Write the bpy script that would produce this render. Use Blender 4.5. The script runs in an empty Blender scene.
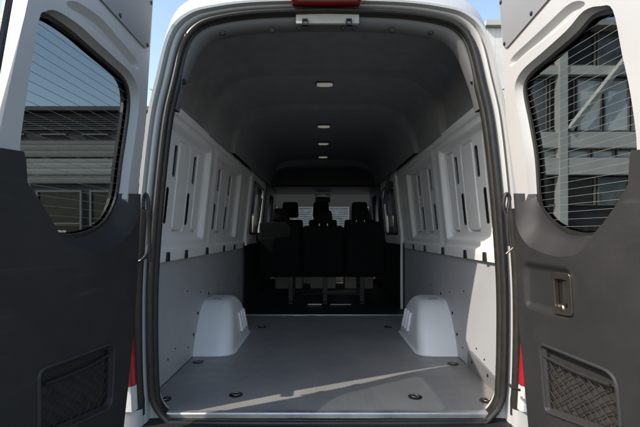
import bpy, bmesh, math, random
from mathutils import Vector, Matrix
from mathutils.geometry import tessellate_polygon
random.seed(7)
R = math.radians
scene = bpy.context.scene
C = scene.collection

# ------------------------------------------------------------------ camera, sky, sun, exposure
CAMX, CAMZ, F = -0.03, 1.5, 406.0            # lens measured in pixels of a 640 wide frame
cd = bpy.data.cameras.new('camera'); cam = bpy.data.objects.new('camera', cd); C.objects.link(cam)
cam.location = (CAMX, 0, CAMZ); cam.rotation_euler = (R(90), 0, 0)
cd.sensor_width = 36; cd.lens = 36*F/640; cd.shift_x = -1/640; cd.shift_y = 20.5/640
cd.clip_start = .05; cd.clip_end = 2000
scene.camera = cam
SUN = Vector((-1, -.5, 1.03)).normalized()
w = bpy.data.worlds.new('World'); scene.world = w; w.use_nodes = True
nt = w.node_tree; bg = nt.nodes['Background']
sky = nt.nodes.new('ShaderNodeTexSky'); sky.sky_type = 'NISHITA'; sky.sun_disc = False
sky.sun_elevation = math.asin(SUN.z); sky.sun_rotation = math.atan2(SUN.x, SUN.y)
sky.air_density = 1.0; sky.dust_density = 1.2; sky.ozone_density = .7
nt.links.new(sky.outputs[0], bg.inputs[0]); bg.inputs[1].default_value = .15
sd = bpy.data.lights.new('sun', 'SUN'); sd.energy = 2.0; sd.angle = R(.5); sd.color = (1, .965, .93)
so = bpy.data.objects.new('sun', sd); C.objects.link(so)
so.rotation_euler = SUN.to_track_quat('Z', 'Y').to_euler(); so.location = (-20, -10, 20)
scene.view_settings.view_transform = 'Standard'; scene.view_settings.look = 'None'
scene.view_settings.exposure = 1.25; scene.view_settings.use_white_balance = True; scene.view_settings.white_balance_temperature = 7100; scene.view_settings.gamma = 1
scene.cycles.max_bounces = 12; scene.cycles.diffuse_bounces = 6; scene.cycles.transparent_max_bounces = 24
scene.cycles.use_denoising = True
scene.cycles.caustics_reflective = False; scene.cycles.caustics_refractive = False

# ------------------------------------------------------------------ materials
def mat(name, col, *a_, **k_):
    sp = k_.pop('speck', 0); du = k_.pop('dust', 0); sc = k_.pop('scuff', 0); m = mat_(name, col, *a_, **k_); n = m.node_tree; b = n.nodes['Principled BSDF']
    for amt, sc_, lo, hi, colr in ((sp, 520, .35, .7, None), (du, 2.3, .45, .8, (.35, .33, .30, 1))):
        if not amt: continue
        g_ = n.nodes.new('ShaderNodeNewGeometry'); t = n.nodes.new('ShaderNodeTexNoise'); t.inputs['Scale'].default_value = sc_; t.inputs['Detail'].default_value = 2 if colr is None else 9; t.inputs['Roughness'].default_value = .65
        n.links.new(g_.outputs['Position'], t.inputs['Vector']); r_ = n.nodes.new('ShaderNodeMapRange'); r_.inputs[1].default_value = lo; r_.inputs[2].default_value = hi; r_.inputs[4].default_value = amt
        n.links.new(t.outputs[0], r_.inputs[0]); mx = n.nodes.new('ShaderNodeMix'); mx.data_type = 'RGBA'; n.links.new(r_.outputs[0], mx.inputs[0])
        src = b.inputs['Base Color']
        if src.is_linked: n.links.new(src.links[0].from_socket, mx.inputs[6])
        else: mx.inputs[6].default_value = src.default_value
        mx.inputs[7].default_value = colr or (min(1, col[0]*2.2), min(1, col[1]*2.2), min(1, col[2]*2.2), 1); n.links.new(mx.outputs[2], src)
    if sc:                                            # long fine scuffs of an uneven direction
        g_ = n.nodes.new('ShaderNodeNewGeometry'); mp = n.nodes.new('ShaderNodeMapping'); mp.inputs['Rotation'].default_value = (.05, .08, .22); mp.inputs['Scale'].default_value = (70, 2.2, 40)
        n.links.new(g_.outputs['Position'], mp.inputs[0]); t = n.nodes.new('ShaderNodeTexNoise'); t.inputs['Scale'].default_value = 1; t.inputs['Detail'].default_value = 6; n.links.new(mp.outputs[0], t.inputs['Vector'])
        t2 = n.nodes.new('ShaderNodeTexNoise'); t2.inputs['Scale'].default_value = 1.7; n.links.new(g_.outputs['Position'], t2.inputs['Vector'])
        r_ = n.nodes.new('ShaderNodeMapRange'); r_.inputs[1].default_value = .60; r_.inputs[2].default_value = .70; r_.inputs[4].default_value = sc; n.links.new(t.outputs[0], r_.inputs[0])
        r2 = n.nodes.new('ShaderNodeMapRange'); r2.inputs[1].default_value = .45; r2.inputs[2].default_value = .62; n.links.new(t2.outputs[0], r2.inputs[0])
        ml = n.nodes.new('ShaderNodeMath'); ml.operation = 'MULTIPLY'; n.links.new(r_.outputs[0], ml.inputs[0]); n.links.new(r2.outputs[0], ml.inputs[1])
        mx = n.nodes.new('ShaderNodeMix'); mx.data_type = 'RGBA'; n.links.new(ml.outputs[0], mx.inputs[0]); src = b.inputs['Base Color']
        if src.is_linked: n.links.new(src.links[0].from_socket, mx.inputs[6])
        else: mx.inputs[6].default_value = src.default_value
        mx.inputs[7].default_value = (.42, .41, .39, 1); n.links.new(mx.outputs[2], src)
    return m
def mat_(name, col, rough=.5, metal=0, var=.0, vscale=3, bump=0, bscale=200, coat=0, spec=.5, rvar=0, dirt=0):
    m = bpy.data.materials.new(name); m.use_nodes = True
    n = m.node_tree; b = n.nodes['Principled BSDF']
    b.inputs['Base Color'].default_value = (*col, 1); b.inputs['Roughness'].default_value = rough
    b.inputs['Metallic'].default_value = metal; b.inputs['Coat Weight'].default_value = coat
    b.inputs['Specular IOR Level'].default_value = spec
    tc = n.nodes.new('ShaderNodeNewGeometry')
    def noise(s, d=4):
        t = n.nodes.new('ShaderNodeTexNoise'); t.inputs['Scale'].default_value = s; t.inputs['Detail'].default_value = d
        n.links.new(tc.outputs['Position'], t.inputs['Vector']); return t
    if var:
        t = noise(vscale, 6); mx = n.nodes.new('ShaderNodeMix'); mx.data_type = 'RGBA'
        cr = n.nodes.new('ShaderNodeMapRange'); cr.inputs[1].default_value = .3; cr.inputs[2].default_value = .7
        n.links.new(t.outputs[0], cr.inputs[0]); n.links.new(cr.outputs[0], mx.inputs[0])
        mx.inputs[6].default_value = (*[c*(1-var) for c in col], 1); mx.inputs[7].default_value = (*[min(1, c*(1+var)) for c in col], 1)
        n.links.new(mx.outputs[2], b.inputs['Base Color'])
        if dirt:
            t2 = noise(dirt, 8); c2 = n.nodes.new('ShaderNodeMapRange'); c2.inputs[1].default_value = .55; c2.inputs[2].default_value = .75
            n.links.new(t2.outputs[0], c2.inputs[0]); c2.inputs[4].default_value = .35
            m2 = n.nodes.new('ShaderNodeMix'); m2.data_type = 'RGBA'
            n.links.new(c2.outputs[0], m2.inputs[0]); n.links.new(mx.outputs[2], m2.inputs[6]); m2.inputs[7].default_value = (.30, .28, .25, 1)
            n.links.new(m2.outputs[2], b.inputs['Base Color'])
    if rvar:
        t = noise(9, 5); cr = n.nodes.new('ShaderNodeMapRange'); cr.inputs[1].default_value = .3; cr.inputs[2].default_value = .7
        cr.inputs[3].default_value = max(0, rough-rvar); cr.inputs[4].default_value = min(1, rough+rvar)
        n.links.new(t.outputs[0], cr.inputs[0]); n.links.new(cr.outputs[0], b.inputs['Roughness'])
    if bump:
        t = noise(bscale, 3); bp = n.nodes.new('ShaderNodeBump'); bp.inputs['Strength'].default_value = bump; bp.inputs['Distance'].default_value = .002
        n.links.new(t.outputs[0], bp.inputs['Height']); n.links.new(bp.outputs[0], b.inputs['Normal'])
    return m
def glass(name, tint, rough=0.0):
    m = bpy.data.materials.new(name); m.use_nodes = True; n = m.node_tree
    for x in list(n.nodes): n.nodes.remove(x)
    o = n.nodes.new('ShaderNodeOutputMaterial'); tr = n.nodes.new('ShaderNodeBsdfTransparent'); gl = n.nodes.new('ShaderNodeBsdfGlossy')
    tr.inputs[0].default_value = (*tint, 1); gl.inputs['Roughness'].default_value = rough
    lw = n.nodes.new('ShaderNodeLayerWeight'); lw.inputs[0].default_value = .5
    pw = n.nodes.new('ShaderNodeMath'); pw.operation = 'POWER'; pw.inputs[1].default_value = 5; n.links.new(lw.outputs['Facing'], pw.inputs[0])
    fr = n.nodes.new('ShaderNodeMath'); fr.operation = 'MULTIPLY_ADD'; fr.inputs[1].default_value = .4; fr.inputs[2].default_value = .02; n.links.new(pw.outputs[0], fr.inputs[0])
    mx = n.nodes.new('ShaderNodeMixShader')
    n.links.new(fr.outputs[0], mx.inputs[0]); n.links.new(tr.outputs[0], mx.inputs[1]); n.links.new(gl.outputs[0], mx.inputs[2]); n.links.new(mx.outputs[0], o.inputs[0])
    return m
M = dict(
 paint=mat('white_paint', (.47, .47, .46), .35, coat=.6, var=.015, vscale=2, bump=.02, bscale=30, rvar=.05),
 side=mat('load_bay_lightened_white', (.84, .84, .825), .4, var=.03, vscale=5, bump=.04, bscale=60, rvar=.08),  # same white as the doors, lightened so the load bay reads brighter
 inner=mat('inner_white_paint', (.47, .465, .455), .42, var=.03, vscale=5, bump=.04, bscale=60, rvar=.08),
 rubber=mat('black_rubber', (.022, .021, .018), .42, var=.2, vscale=30, bump=.2, bscale=150, rvar=.1),
 gapmat=mat('dark_cavity', (.02, .02, .02), .8),  # near-black colour in place of shade in wall slots and door pockets
 trim=mat('dark_grey_plastic', (.028, .028, .028), .43, var=.06, vscale=6, bump=.35, bscale=900, rvar=.07, speck=.12, dust=.05, spec=.30, scuff=.035),
 pocket=mat('pocket_plastic', (.035, .036, .038), .5, bump=.3, bscale=700),
 header=mat('header_grey', (.12, .12, .122), .55, bump=.25, bscale=700, var=.05),
 headliner=mat('headliner_fabric', (.235, .240, .248), .9, bump=.5, bscale=600, var=.08, vscale=12, spec=.2),
 lining=mat('grey_wall_lining', (.43, .44, .455), .45, var=.04, vscale=3, bump=.15, bscale=500, rvar=.08, dirt=0, dust=.12, scuff=.12),
 kick=mat('kick_grey', (.17, .175, .18), .45, bump=.1, bscale=300, var=.05),
 floor=mat('grey_floor', (.205, .20, .193), .40, var=.2, vscale=2.2, bump=.25, bscale=260, rvar=.1, dirt=3.1, speck=.4, dust=.22, scuff=.30),
 alu=mat('brushed_alu', (.62, .62, .62), .38, metal=.8, bump=.15, bscale=90, rvar=.12, var=.06, vscale=20),
 arch=mat('arch_white_plastic', (.78, .79, .80), .38, var=.02, bump=.1, bscale=300, rvar=.05),
 cover=mat('grey_cover', (.24, .245, .25), .5, bump=.15, bscale=500, var=.03),
 screw=mat('screw_black', (.015, .015, .015), .4, metal=.3),
 chrome=mat('dark_chrome', (.42, .36, .29), .36, metal=1, bump=.05, rvar=.06),
 steel=mat('zinc_steel', (.52, .50, .45), .35, metal=.9, var=.1, vscale=25),
 latch=mat('latch_plate', (.40, .39, .35), .5, var=.05, vscale=30, bump=.1, bscale=200),
 fabric=mat('seat_fabric', (.008, .008, .009), .9, bump=.6, bscale=900, spec=.2),
 black=mat('black_plastic', (.013, .013, .014), .55, bump=.2, bscale=500),
 red=mat('red_lens', (.38, .010, .02), .18, coat=1, var=.15, vscale=90),
 clear=mat('clear_lens', (.62, .62, .60), .2, coat=1, var=.08, vscale=80),
 wire=mat('heating_wire', (.36, .33, .28), .4, metal=.4),
 net=mat('black_net', (.018, .018, .018), .6, bump=.4, bscale=1500),
 tyre=mat('tyre_rubber', (.03, .03, .03), .8, bump=.4, bscale=120),
 asphalt=mat('asphalt', (.055, .055, .054), .9, var=.25, vscale=.8, bump=.6, bscale=40),
 conc=mat('pale_concrete', (.42, .42, .40), .8, var=.08, vscale=1.2, bump=.3, bscale=20),
 clad=mat('grey_cladding', (.22, .22, .21), .6, var=.05, vscale=.6),
 darkclad=mat('black_cladding', (.03, .03, .032), .6, var=.15, vscale=.8),
 mull=mat('mullion_grey', (.20, .20, .20), .5, var=.05),
 bglass=mat('building_glass', (.016, .018, .02), .12, spec=.35),
 blind=mat('painted_sky_reflection', (.62, .66, .68), .3, var=.15, vscale=2, coat=.5),  # pale pane colour painted in for reflected sky, no blinds behind
 blind2=mat('grey_blind', (.12, .13, .135), .3, var=.4, vscale=2, coat=.5),
 ledge=mat('light_cladding', (.34, .34, .33), .6, var=.05, vscale=.6),
 beam=mat('weathered_beam', (.60, .59, .57), .8, var=.12, vscale=.9, bump=.3, bscale=15),
 pouch=mat('pouch_grey', (.034, .031, .028), .6, bump=.3, bscale=300, var=.3, vscale=25),
 mark=mat('white_marking', (.7, .7, .7), .5),
 carp=mat('car_silver', (.45, .46, .47), .3, metal=.4, coat=1),
 rooft=mat('roof_felt', (.12, .12, .12), .9),
)
M['tint'] = glass('tinted_glass', (.45, .48, .475)); M['privacy'] = glass('privacy_glass', (.22, .24, .24)); M['clearglass'] = glass('clear_glass', (.74, .78, .76))
M['lamp'] = mat('glowing_dome_lens', (.7, .7, .66), .3); M['lamp'].node_tree.nodes['Principled BSDF'].inputs['Emission Color'].default_value = (1, .95, .85, 1); M['lamp'].node_tree.nodes['Principled BSDF'].inputs['Emission Strength'].default_value = .06  # faint emission added so the dome lenses show as pale marks
M['mirrorglass'] = mat('mirror_glass', (.6, .6, .6), .05, metal=1)

# ------------------------------------------------------------------ object helpers
def wpos(o):
    p = Vector((0, 0, 0))
    while o: p += o.location; o = o.parent
    return p
def obj(name, bm, m, parent=None, smooth=True, bevel=0, ang=35, seg=2, fixn=True):
    if fixn: bmesh.ops.recalc_face_normals(bm, faces=bm.faces)
    me = bpy.data.meshes.new(name)
    cs = [v.co for v in bm.verts]
    lo = Vector([min(c[i] for c in cs) for i in range(3)]); hi = Vector([max(c[i] for c in cs) for i in range(3)])
    org = (lo+hi)/2; org.z = lo.z
    for v in bm.verts: v.co -= org
    if smooth:
        fl_l = bm.faces.layers.int.get('flat')
        for f in bm.faces: f.smooth = not (fl_l and f[fl_l])
        for e in bm.edges:
            if len(e.link_faces) == 2 and e.calc_face_angle(0) > R(ang): e.smooth = False
    bm.to_mesh(me); bm.free(); me.materials.append(M[m] if isinstance(m, str) else m)
    o = bpy.data.objects.new(name, me); C.objects.link(o)
    o.location = org - (wpos(parent) if parent else Vector((0, 0, 0)))
    if parent: o.parent = parent
    if bevel:
        b = o.modifiers.new('bevel', 'BEVEL'); b.width = bevel; b.segments = seg; b.limit_method = 'ANGLE'; b.angle_limit = R(ang); b.harden_normals = False
    return o
def tag(o, label=None, cat=None, group=None, kind=None):
    if label: o['label'] = label
    if cat: o['category'] = cat
    if group: o['group'] = group
    if kind: o['kind'] = kind
    return o
def empty(name, loc, label, cat, group=None):
    o = bpy.data.objects.new(name, None); C.objects.link(o); o.location = loc; o.empty_display_size = .2
    return tag(o, label, cat, group)
def box(bm, x0, x1, y0, y1, z0, z1):
    vs = [bm.verts.new(p) for p in ((x0,y0,z0),(x1,y0,z0),(x1,y1,z0),(x0,y1,z0),(x0,y0,z1),(x1,y0,z1),(x1,y1,z1),(x0,y1,z1))]
    for f in ((0,3,2,1),(4,5,6,7),(0,1,5,4),(1,2,6,5),(2,3,7,6),(3,0,4,7)): bm.faces.new([vs[i] for i in f])
    return vs
def BM():
    b = bmesh.new(); b.faces.layers.int.new('flat'); return b
def bx(*a):
    bm = BM(); box(bm, *a); return bm
def grid(bm, rows, close=False, closev=False, skip=None):
    V = [[bm.verts.new(p) for p in r] for r in rows]
    n = len(V[0]); k = len(V)
    for i in range(k if closev else k-1):
        for j in range(n if close else n-1):
            if skip and skip(i, j): continue
            a, b, c, d = V[i][j], V[i][(j+1) % n], V[(i+1) % k][(j+1) % n], V[(i+1) % k][j]
            try: bm.faces.new((a, b, c, d))
            except ValueError: pass
    return V
def tube(bm, pts, r, n=8, cap=True):
    pts = [Vector(p) for p in pts]; rows = []
    up = Vector((.3, .2, 1)).normalized()
    for i, p in enumerate(pts):
        t = (pts[min(i+1, len(pts)-1)]-pts[max(i-1, 0)]).normalized()
        a = t.cross(up)
        if a.length < .05: a = t.cross(Vector((1, 0, 0)))
        a.normalize(); b = t.cross(a).normalized()
        rr = r[i] if isinstance(r, (list, tuple)) else r
        rows.append([p+(a*math.cos(2*math.pi*k/n)+b*math.sin(2*math.pi*k/n))*rr for k in range(n)])
    V = grid(bm, rows, close=True)
    if cap:
        bm.faces.new(V[0]); bm.faces.new(V[-1])
def spline(pts, sub=6, closed=False):
    out = []; n = len(pts)
    for i in range(n if closed else n-1):
        g = lambda k: Vector(pts[k % n] if closed else pts[max(0, min(n-1, k))])
        p0, p1, p2, p3 = g(i-1), g(i), g(i+1), g(i+2)
        for s in range(sub):
            t = s/sub
            out.append(.5*((2*p1)+(p2-p0)*t+(2*p0-5*p1+4*p2-p3)*t*t+(3*p1-p0-3*p2+p3)*t**3))
    if not closed: out.append(Vector(pts[-1]))
    return out
def rounded(poly, r, seg=5):
    out = []; n = len(poly)
    for i in range(n):
        p = Vector(poly[i]).to_2d(); a = Vector(poly[i-1]).to_2d(); b = Vector(poly[(i+1) % n]).to_2d()
        rr = r[i] if isinstance(r, (list, tuple)) else r
        if rr <= 0: out.append(p); continue
        da = (a-p); db = (b-p); ra = min(rr, da.length*.48); rb = min(rr, db.length*.48)
        A = p+da.normalized()*ra; B = p+db.normalized()*rb
        for s in range(seg+1):
            t = s/seg; out.append(A*(1-t)**2+p*2*t*(1-t)+B*t*t)
    return out
def offset2(poly, d):
    n = len(poly); area = sum(poly[i].x*poly[(i+1) % n].y-poly[(i+1) % n].x*poly[i].y for i in range(n))
    sg = 1 if area > 0 else -1; out = []
    for i in range(n):
        t1 = (poly[i]-poly[i-1]); t2 = (poly[(i+1) % n]-poly[i])
        t = (t1.normalized()+t2.normalized())
        if t.length < 1e-6: t = t2
        t.normalize(); out.append(poly[i]+Vector((t.y, -t.x))*d*sg)
    return out
def plate(bm, outer, holes, f, t0, t1=None):
    """a sheet with holes in a mapped plane; f(p, t) -> 3D. With t1 a solid slab."""
    FL = bm.faces.layers.int.get('flat'); loops = [outer]+holes; flat = [p for l in loops for p in l]
    tri = tessellate_polygon([[Vector((p.x, p.y, 0)) for p in l] for l in loops])
    def sheet(t):
        vs = [bm.verts.new(f(p, t)) for p in flat]
        for a in tri:
            try:
                q = bm.faces.new([vs[i] for i in a])
                if FL: q[FL] = 1
            except ValueError: pass
        return vs
    A = sheet(t0)
    if t1 is not None:
        B = sheet(t1); k = 0
        for l in loops:
            n = len(l)
            for i in range(n):
                bm.faces.new((A[k+i], A[k+(i+1) % n], B[k+(i+1) % n], B[k+i]))
            k += n
    return A
def strip(bm, la, lb, f, ta, tb, closed=True):
    A = [bm.verts.new(f(p, ta)) for p in la]; B = [bm.verts.new(f(p, tb)) for p in lb]; n = len(la)
    for i in range(n if closed else n-1): bm.faces.new((A[i], A[(i+1) % n], B[(i+1) % n], B[i]))
def scanline(poly, z):
    xs = []; n = len(poly)
    for i in range(n):
        a, b = poly[i], poly[(i+1) % n]
        if (a.y-z)*(b.y-z) < 0: xs.append(a.x+(b.x-a.x)*(z-a.y)/(b.y-a.y))
    return sorted(xs)
def disc(bm, c, nrm, r, h=.003, n=14):
    c = Vector(c); nrm = Vector(nrm).normalized(); a = nrm.orthogonal().normalized(); b = nrm.cross(a)
    ring = lambda q, rr: [q+(a*math.cos(2*math.pi*k/n)+b*math.sin(2*math.pi*k/n))*rr for k in range(n)]
    V = grid(bm, [ring(c, r), ring(c+nrm*h*.6, r), ring(c+nrm*h, r*.75)], close=True); bm.faces.new(V[-1])
def soft(x0, x1, y0, y1, z0, z1, r=.03, seg=4, taper=0, lean=0):
    bm = bx(x0, x1, y0, y1, z0, z1); cx = (x0+x1)/2
    for v in bm.verts:
        if v.co.z > (z0+z1)/2: v.co.x = cx+(v.co.x-cx)*(1-taper); v.co.y += lean
    bmesh.ops.bevel(bm, geom=bm.edges[:], offset=r, segments=seg, profile=.6, affect='EDGES')
    return bm

# ================================================================== SETTING
bm = BM(); n = 1
box(bm, -700, 700, -700, 700, -.4, 0); tag(obj('ground', bm, 'asphalt', smooth=False), kind='structure')

# left industrial hall, seen through the left rear door window
bl = empty('industrial_hall', (-26, 26, 0), 'long grey industrial hall with black eaves band and ribbed panels, left of the van', 'building')
obj('wall', bx(-46, -5.2, 25.2, 40, 0, 9.0), 'darkclad', bl, smooth=False)
obj('roof', bx(-46.3, -4.9, 24.6, 40.3, 9.0, 9.25), 'rooft', bl, smooth=False)
bm = BM()
for k in range(9): box(bm, -46.1, -5.1, 25.06, 25.2, 7.95+k*.115, 8.0+k*.115)
obj('louvre_band', bm, 'clad', bl, smooth=False)
for k in range(16): obj('light_strip', bx(-46+k*2.6, -46+k*2.6+1.6, 25.08, 25.2, 7.62, 7.70), 'mull', bl, smooth=False)
for z0, z1, mt, nm in ((6.25, 7.25, 'clad', 'upper_panel'), (5.15, 6.15, 'ledge', 'middle_panel'), (4.62, 5.1, 'clad', 'lower_panel')):
    bm = BM(); rows = []
    k = 0; z = z0
    while z < z1-.01:
        rows += [(z, 25.03 if k % 4 else 25.045)]; z += .09; k += 1
    rows.append((z1, 25.05))
    box(bm, -46, -5.15, 25.06, 25.2, z0, z1); grid(bm, [[(-46, y, z), (-5.15, y, z)] for z, y in rows])
    obj(nm, bm, mt, bl, smooth=False, fixn=False)
for k in range(12):
    x = -44+k*3.3
    wf = BM(); box(wf, x, x+.12, 25.0, 25.2, .6, 4.2); box(wf, x+2.7, x+2.82, 25.0, 25.2, .6, 4.2); box(wf, x+.12, x+2.7, 25.0, 25.2, 4.08, 4.2); box(wf, x+.12, x+2.7, 25.0, 25.2, .6, .72); box(wf, x+.12, x+2.7, 25.02, 25.2, 2.1, 2.2)
    wo = obj('window', wf, 'mull', bl, smooth=False)
    obj('pane', bx(x+.12, x+2.7, 25.12, 25.16, .72, 4.08), 'bglass', wo, smooth=False)

# right office block, seen through the right rear door window
br = empty('office_building', (24, 22, 0), 'glazed office block with pale concrete beams and a diagonal brace, right of the van', 'building')
def zb(v, D=20): return 1.5-(v-234)/F*D
def xb(u, D=20): return CAMX+(u-321)/F*D
obj('wall', bx(8.1, 34, 20.4, 36, 0, 11.6), 'darkclad', br, smooth=False)
obj('roof', bx(7.95, 34.3, 19.6, 36.3, 11.6, 11.85), 'conc', br, smooth=False)
bm = BM()
for x in (8.1, 8.52, 8.94, xb(562)-.2, 16.6, 21.6, 26.6, 31.6): box(bm, x, x+.42, 19.85, 20.42, 0, 11.6)
obj('column', bm, 'beam', br, smooth=False, bevel=.02)
bm = BM()
for z0, z1, y in ((zb(148), zb(132), 19.95), (zb(75), zb(66), 19.95), (zb(175), zb(158), 19.9), (1.9-.9, 1.9-.4, 19.95)):
    box(bm, 8.0, 34, y, 20.44, z0, z1)
obj('floor_beam', bm, 'beam', br, smooth=False, bevel=.02)
bm = BM(); a = Vector((xb(568), 19.88, zb(130))); b = Vector((xb(640), 19.88, zb(40)))
tube(bm, [a, b], .17, 4); obj('diagonal_brace', bm, 'beam', br, smooth=False)
for (zl, zh, dx) in ((zb(130), zb(77), 1.25), (zb(157), zb(149), 1.1), (zb(205), zb(177), 1.6), (zb(64), zb(28), 1.6)):
    x = 8.6
    while x < 33:
        wf = BM(); t = .05
        box(wf, x, x+t, 20.2, 20.42, zl, zh); box(wf, x+dx-t, x+dx, 20.2, 20.42, zl, zh); box(wf, x+t, x+dx-t, 20.2, 20.42, zh-t, zh); box(wf, x+t, x+dx-t, 20.2, 20.42, zl, zl+t)
        wo = obj('window', wf, 'mull', br, smooth=False)
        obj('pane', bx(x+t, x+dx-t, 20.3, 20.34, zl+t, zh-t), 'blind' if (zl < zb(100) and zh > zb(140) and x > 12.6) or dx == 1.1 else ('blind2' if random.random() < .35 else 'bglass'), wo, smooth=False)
        x += dx+.12

# building ahead of the van, glimpsed through the windscreen
bf = empty('warehouse', (0, 45, 0), 'low pale warehouse seen through the windscreen beyond the bonnet', 'building')
obj('wall', bx(-13, 13, 45, 60, 0, 6.5), 'gapmat', bf, smooth=False)
obj('roof', bx(-13.3, 13.3, 44.7, 60.3, 6.5, 6.8), 'rooft', bf, smooth=False)
for k in range(6):
    x = -11.5+k*4
    wf = BM(); box(wf, x, x+2.6, 44.92, 45, .0, .1); box(wf, x, x+.1, 44.92, 45, .1, 4.4); box(wf, x+2.5, x+2.6, 44.92, 45, .1, 4.4); box(wf, x, x+2.6, 44.92, 45, 4.4, 4.5)
    wo = obj('roller_door', wf, 'mull', bf, smooth=False)
    rows = []
    for q in range(44): rows.append([(x+.1, 44.95+.03*(q % 2), .1+q*.1), (x+2.5, 44.95+.03*(q % 2), .1+q*.1)])
    g = BM(); grid(g, rows); obj('shutter', g, 'blind2', wo, smooth=False)

# a hatchback parked ahead
def parked_car(cx, cy, label):
    root = empty('parked_car', (cx, cy, 0), label, 'car')
    prof = [(-.2, .35), (-.25, .75), (-.1, .95), (.35, 1.4), (.9, 1.48), (2.1, 1.44), (2.9, 1.0), (3.8, .85), (4.05, .6), (4.0, .35)]
    sp = spline(prof, 5); rows = []
    for s in (-1, -.97, -.8, 0, .8, .97, 1):
        rows.append([(cx+s*(.86 if q.y < .95 else .86-(q.y-.95)*.45), cy+q.x, .35+(q.y-.35)*(1.0 if abs(s) < .9 else (.97 if abs(s) < 1 else .9))) for q in sp])
    bm = BM(); V = grid(bm, rows); bm.faces.new(V[0]); bm.faces.new(V[-1]); obj('body', bm, 'carp', root, ang=50)
    g = BM(); f = lambda p, t: (cx+p.x, cy+t+ (p.y-.97)*.95, p.y)
    plate(g, rounded([Vector((-.66, .98)), Vector((.66, .98)), Vector((.56, 1.36)), Vector((-.56, 1.36))], .06), [], f, -.12, -.09); obj('rear_window', g, 'bglass', root)
    for s in (-1, 1):
        g = BM(); box(g, cx+s*.7-.12, cx+s*.7+.12, cy-.3, cy-.18, .74, .92); obj('tail_light', g, 'red', root, bevel=.02)
        for yy in (.75, 3.2):
            g = BM(); c = Vector((cx+s*.72, cy+yy, .32)); rr = [(.0, .1), (.2, .1), (.3, .09), (.32, .05), (.32, -.05), (.3, -.09), (0, -.09)]
            grid(g, [[(c.x+s*b, c.y+a*math.cos(k*math.pi/12), c.z+a*math.sin(k*math.pi/12)) for k in range(24)] for a, b in rr], close=True)
            wo = obj('wheel', g, 'tyre', root)
            g = BM(); disc(g, c+Vector((s*.1, 0, 0)), (s, 0, 0), .2, .01, 20); obj('rim', g, 'alu', wo)
    g = bx(cx-.26, cx+.26, cy-.29, cy-.24, .5, .61); obj('number_plate', g, 'mark', root)
    return root
parked_car(1.2, 19, 'silver hatchback parked ahead of the van, seen through the windscreen')

# ================================================================== THE VAN
van = empty('cargo_van', (0, 4.5, 0), 'white high-roof cargo van with both rear doors open onto an empty load bay', 'van')
VC = 0.0
T = [((0, 12), (0, 2.75)), ((65, 14), (.40, 2.745)), ((105, 19), (.62, 2.72)), ((128, 27), (.77, 2.65)), ((142, 45), (.845, 2.5)),
     ((152, 84), (.895, 2.28)), ((160, 120), (.925, 2.12)), ((167, 180), (.965, 1.76)), ((172, 240), (.985, 1.46)), ((175, 300), (.995, 1.15)),
     ((174, 380), (.985, .85)), ((170, 404), (.98, .7)), ((157, 420), (.95, .52)), ((0, 421), (0, .5))]
SUB = 6
def half(kind, off=0):
    if kind == 'seal': p = [Vector((a[0]/F*1.9, CAMZ-(a[1]-234)/F*1.9)) for a, b in T]
    else: p = [Vector(b) for a, b in T]
    # last stretch straight, rest spline
    s = spline(p[:-1], SUB); q = [p[-2].lerp(p[-1], k/6) for k in range(1, 7)]
    s = s+q
    full = s+[Vector((-v.x, v.y)) for v in reversed(s[1:-1])]
    if off: full = offset2(full, off)
    return full
N = len(half('seal'))
PX = 1.9/F
def sstep(x, a, b):
    x = max(0, min(1, (x-a)/(b-a))); return x*x*(3-2*x)
def vhalf(fn):
    p = half('seal'); q = offset2(p, 1); out = []
    for a, b in zip(p, q):
        n_ = b-a; out.append(a+n_*fn(n_, a)*PX)
    return out
def ring(off, D):
    r_ = ring_(off, D)
    if off >= 7:                                    # outer flange runs straight down behind the bumper
        k0 = 10*SUB+3; n_ = len(r_)
        for sd_ in (1, -1):
            x0, z0 = r_[k0*sd_ % n_][0], r_[k0*sd_ % n_][2]
            for k in range(k0, N//2+1):
                t = min(1, (k-k0)/(2.0*SUB)); x, y, z = r_[k*sd_ % n_]
                r_[k*sd_ % n_] = (x0 if t < 1 else x, y, min(z, z0+(.45-z0)*t))
    return r_
def ring_(off, D):
    return [(VC+p.x, D, p.y) for p in vhalf(lambda n_, a: off*((.56+.44*min(1, abs(n_.x)*1.15)) if (off > 0 and n_.y > 0) else ((1-sstep(-n_.y, .0, .75)) if (off < 0 and n_.y < 0) else 1)))]
# rear flange: painted frame round the opening
bm = BM()
grid(bm, [ring(3, 1.99), ring(3, 1.925), ring(7, 1.92), ring(8, 1.885), ring(10.5, 1.88), ring(11.5, 1.90), ring(13, 1.90), ring(14.5, 1.87), ring(17.5, 1.868), ring(19.5, 1.89), ring(20.5, 1.945)], close=True)
obj('rear_frame', bm, 'paint', van, ang=60)
for s in (-1, 1):                                   # black hinge-side covers on the flange
    bm = BM(); K0, K1 = 7*SUB+3, 11*SUB+1; rr_ = []
    for off, D in ((8, 1.90), (9, 1.867), (12, 1.860), (17, 1.860), (19.2, 1.87), (20.5, 1.888)):
        r_ = ring(off, D); rr_.append([(s*abs(r_[k][0]), r_[k][1], r_[k][2]) for k in range(K0, K1)])
    grid(bm, rr_); obj('hinge_cover', bm, 'rubber', van, ang=60)
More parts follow.
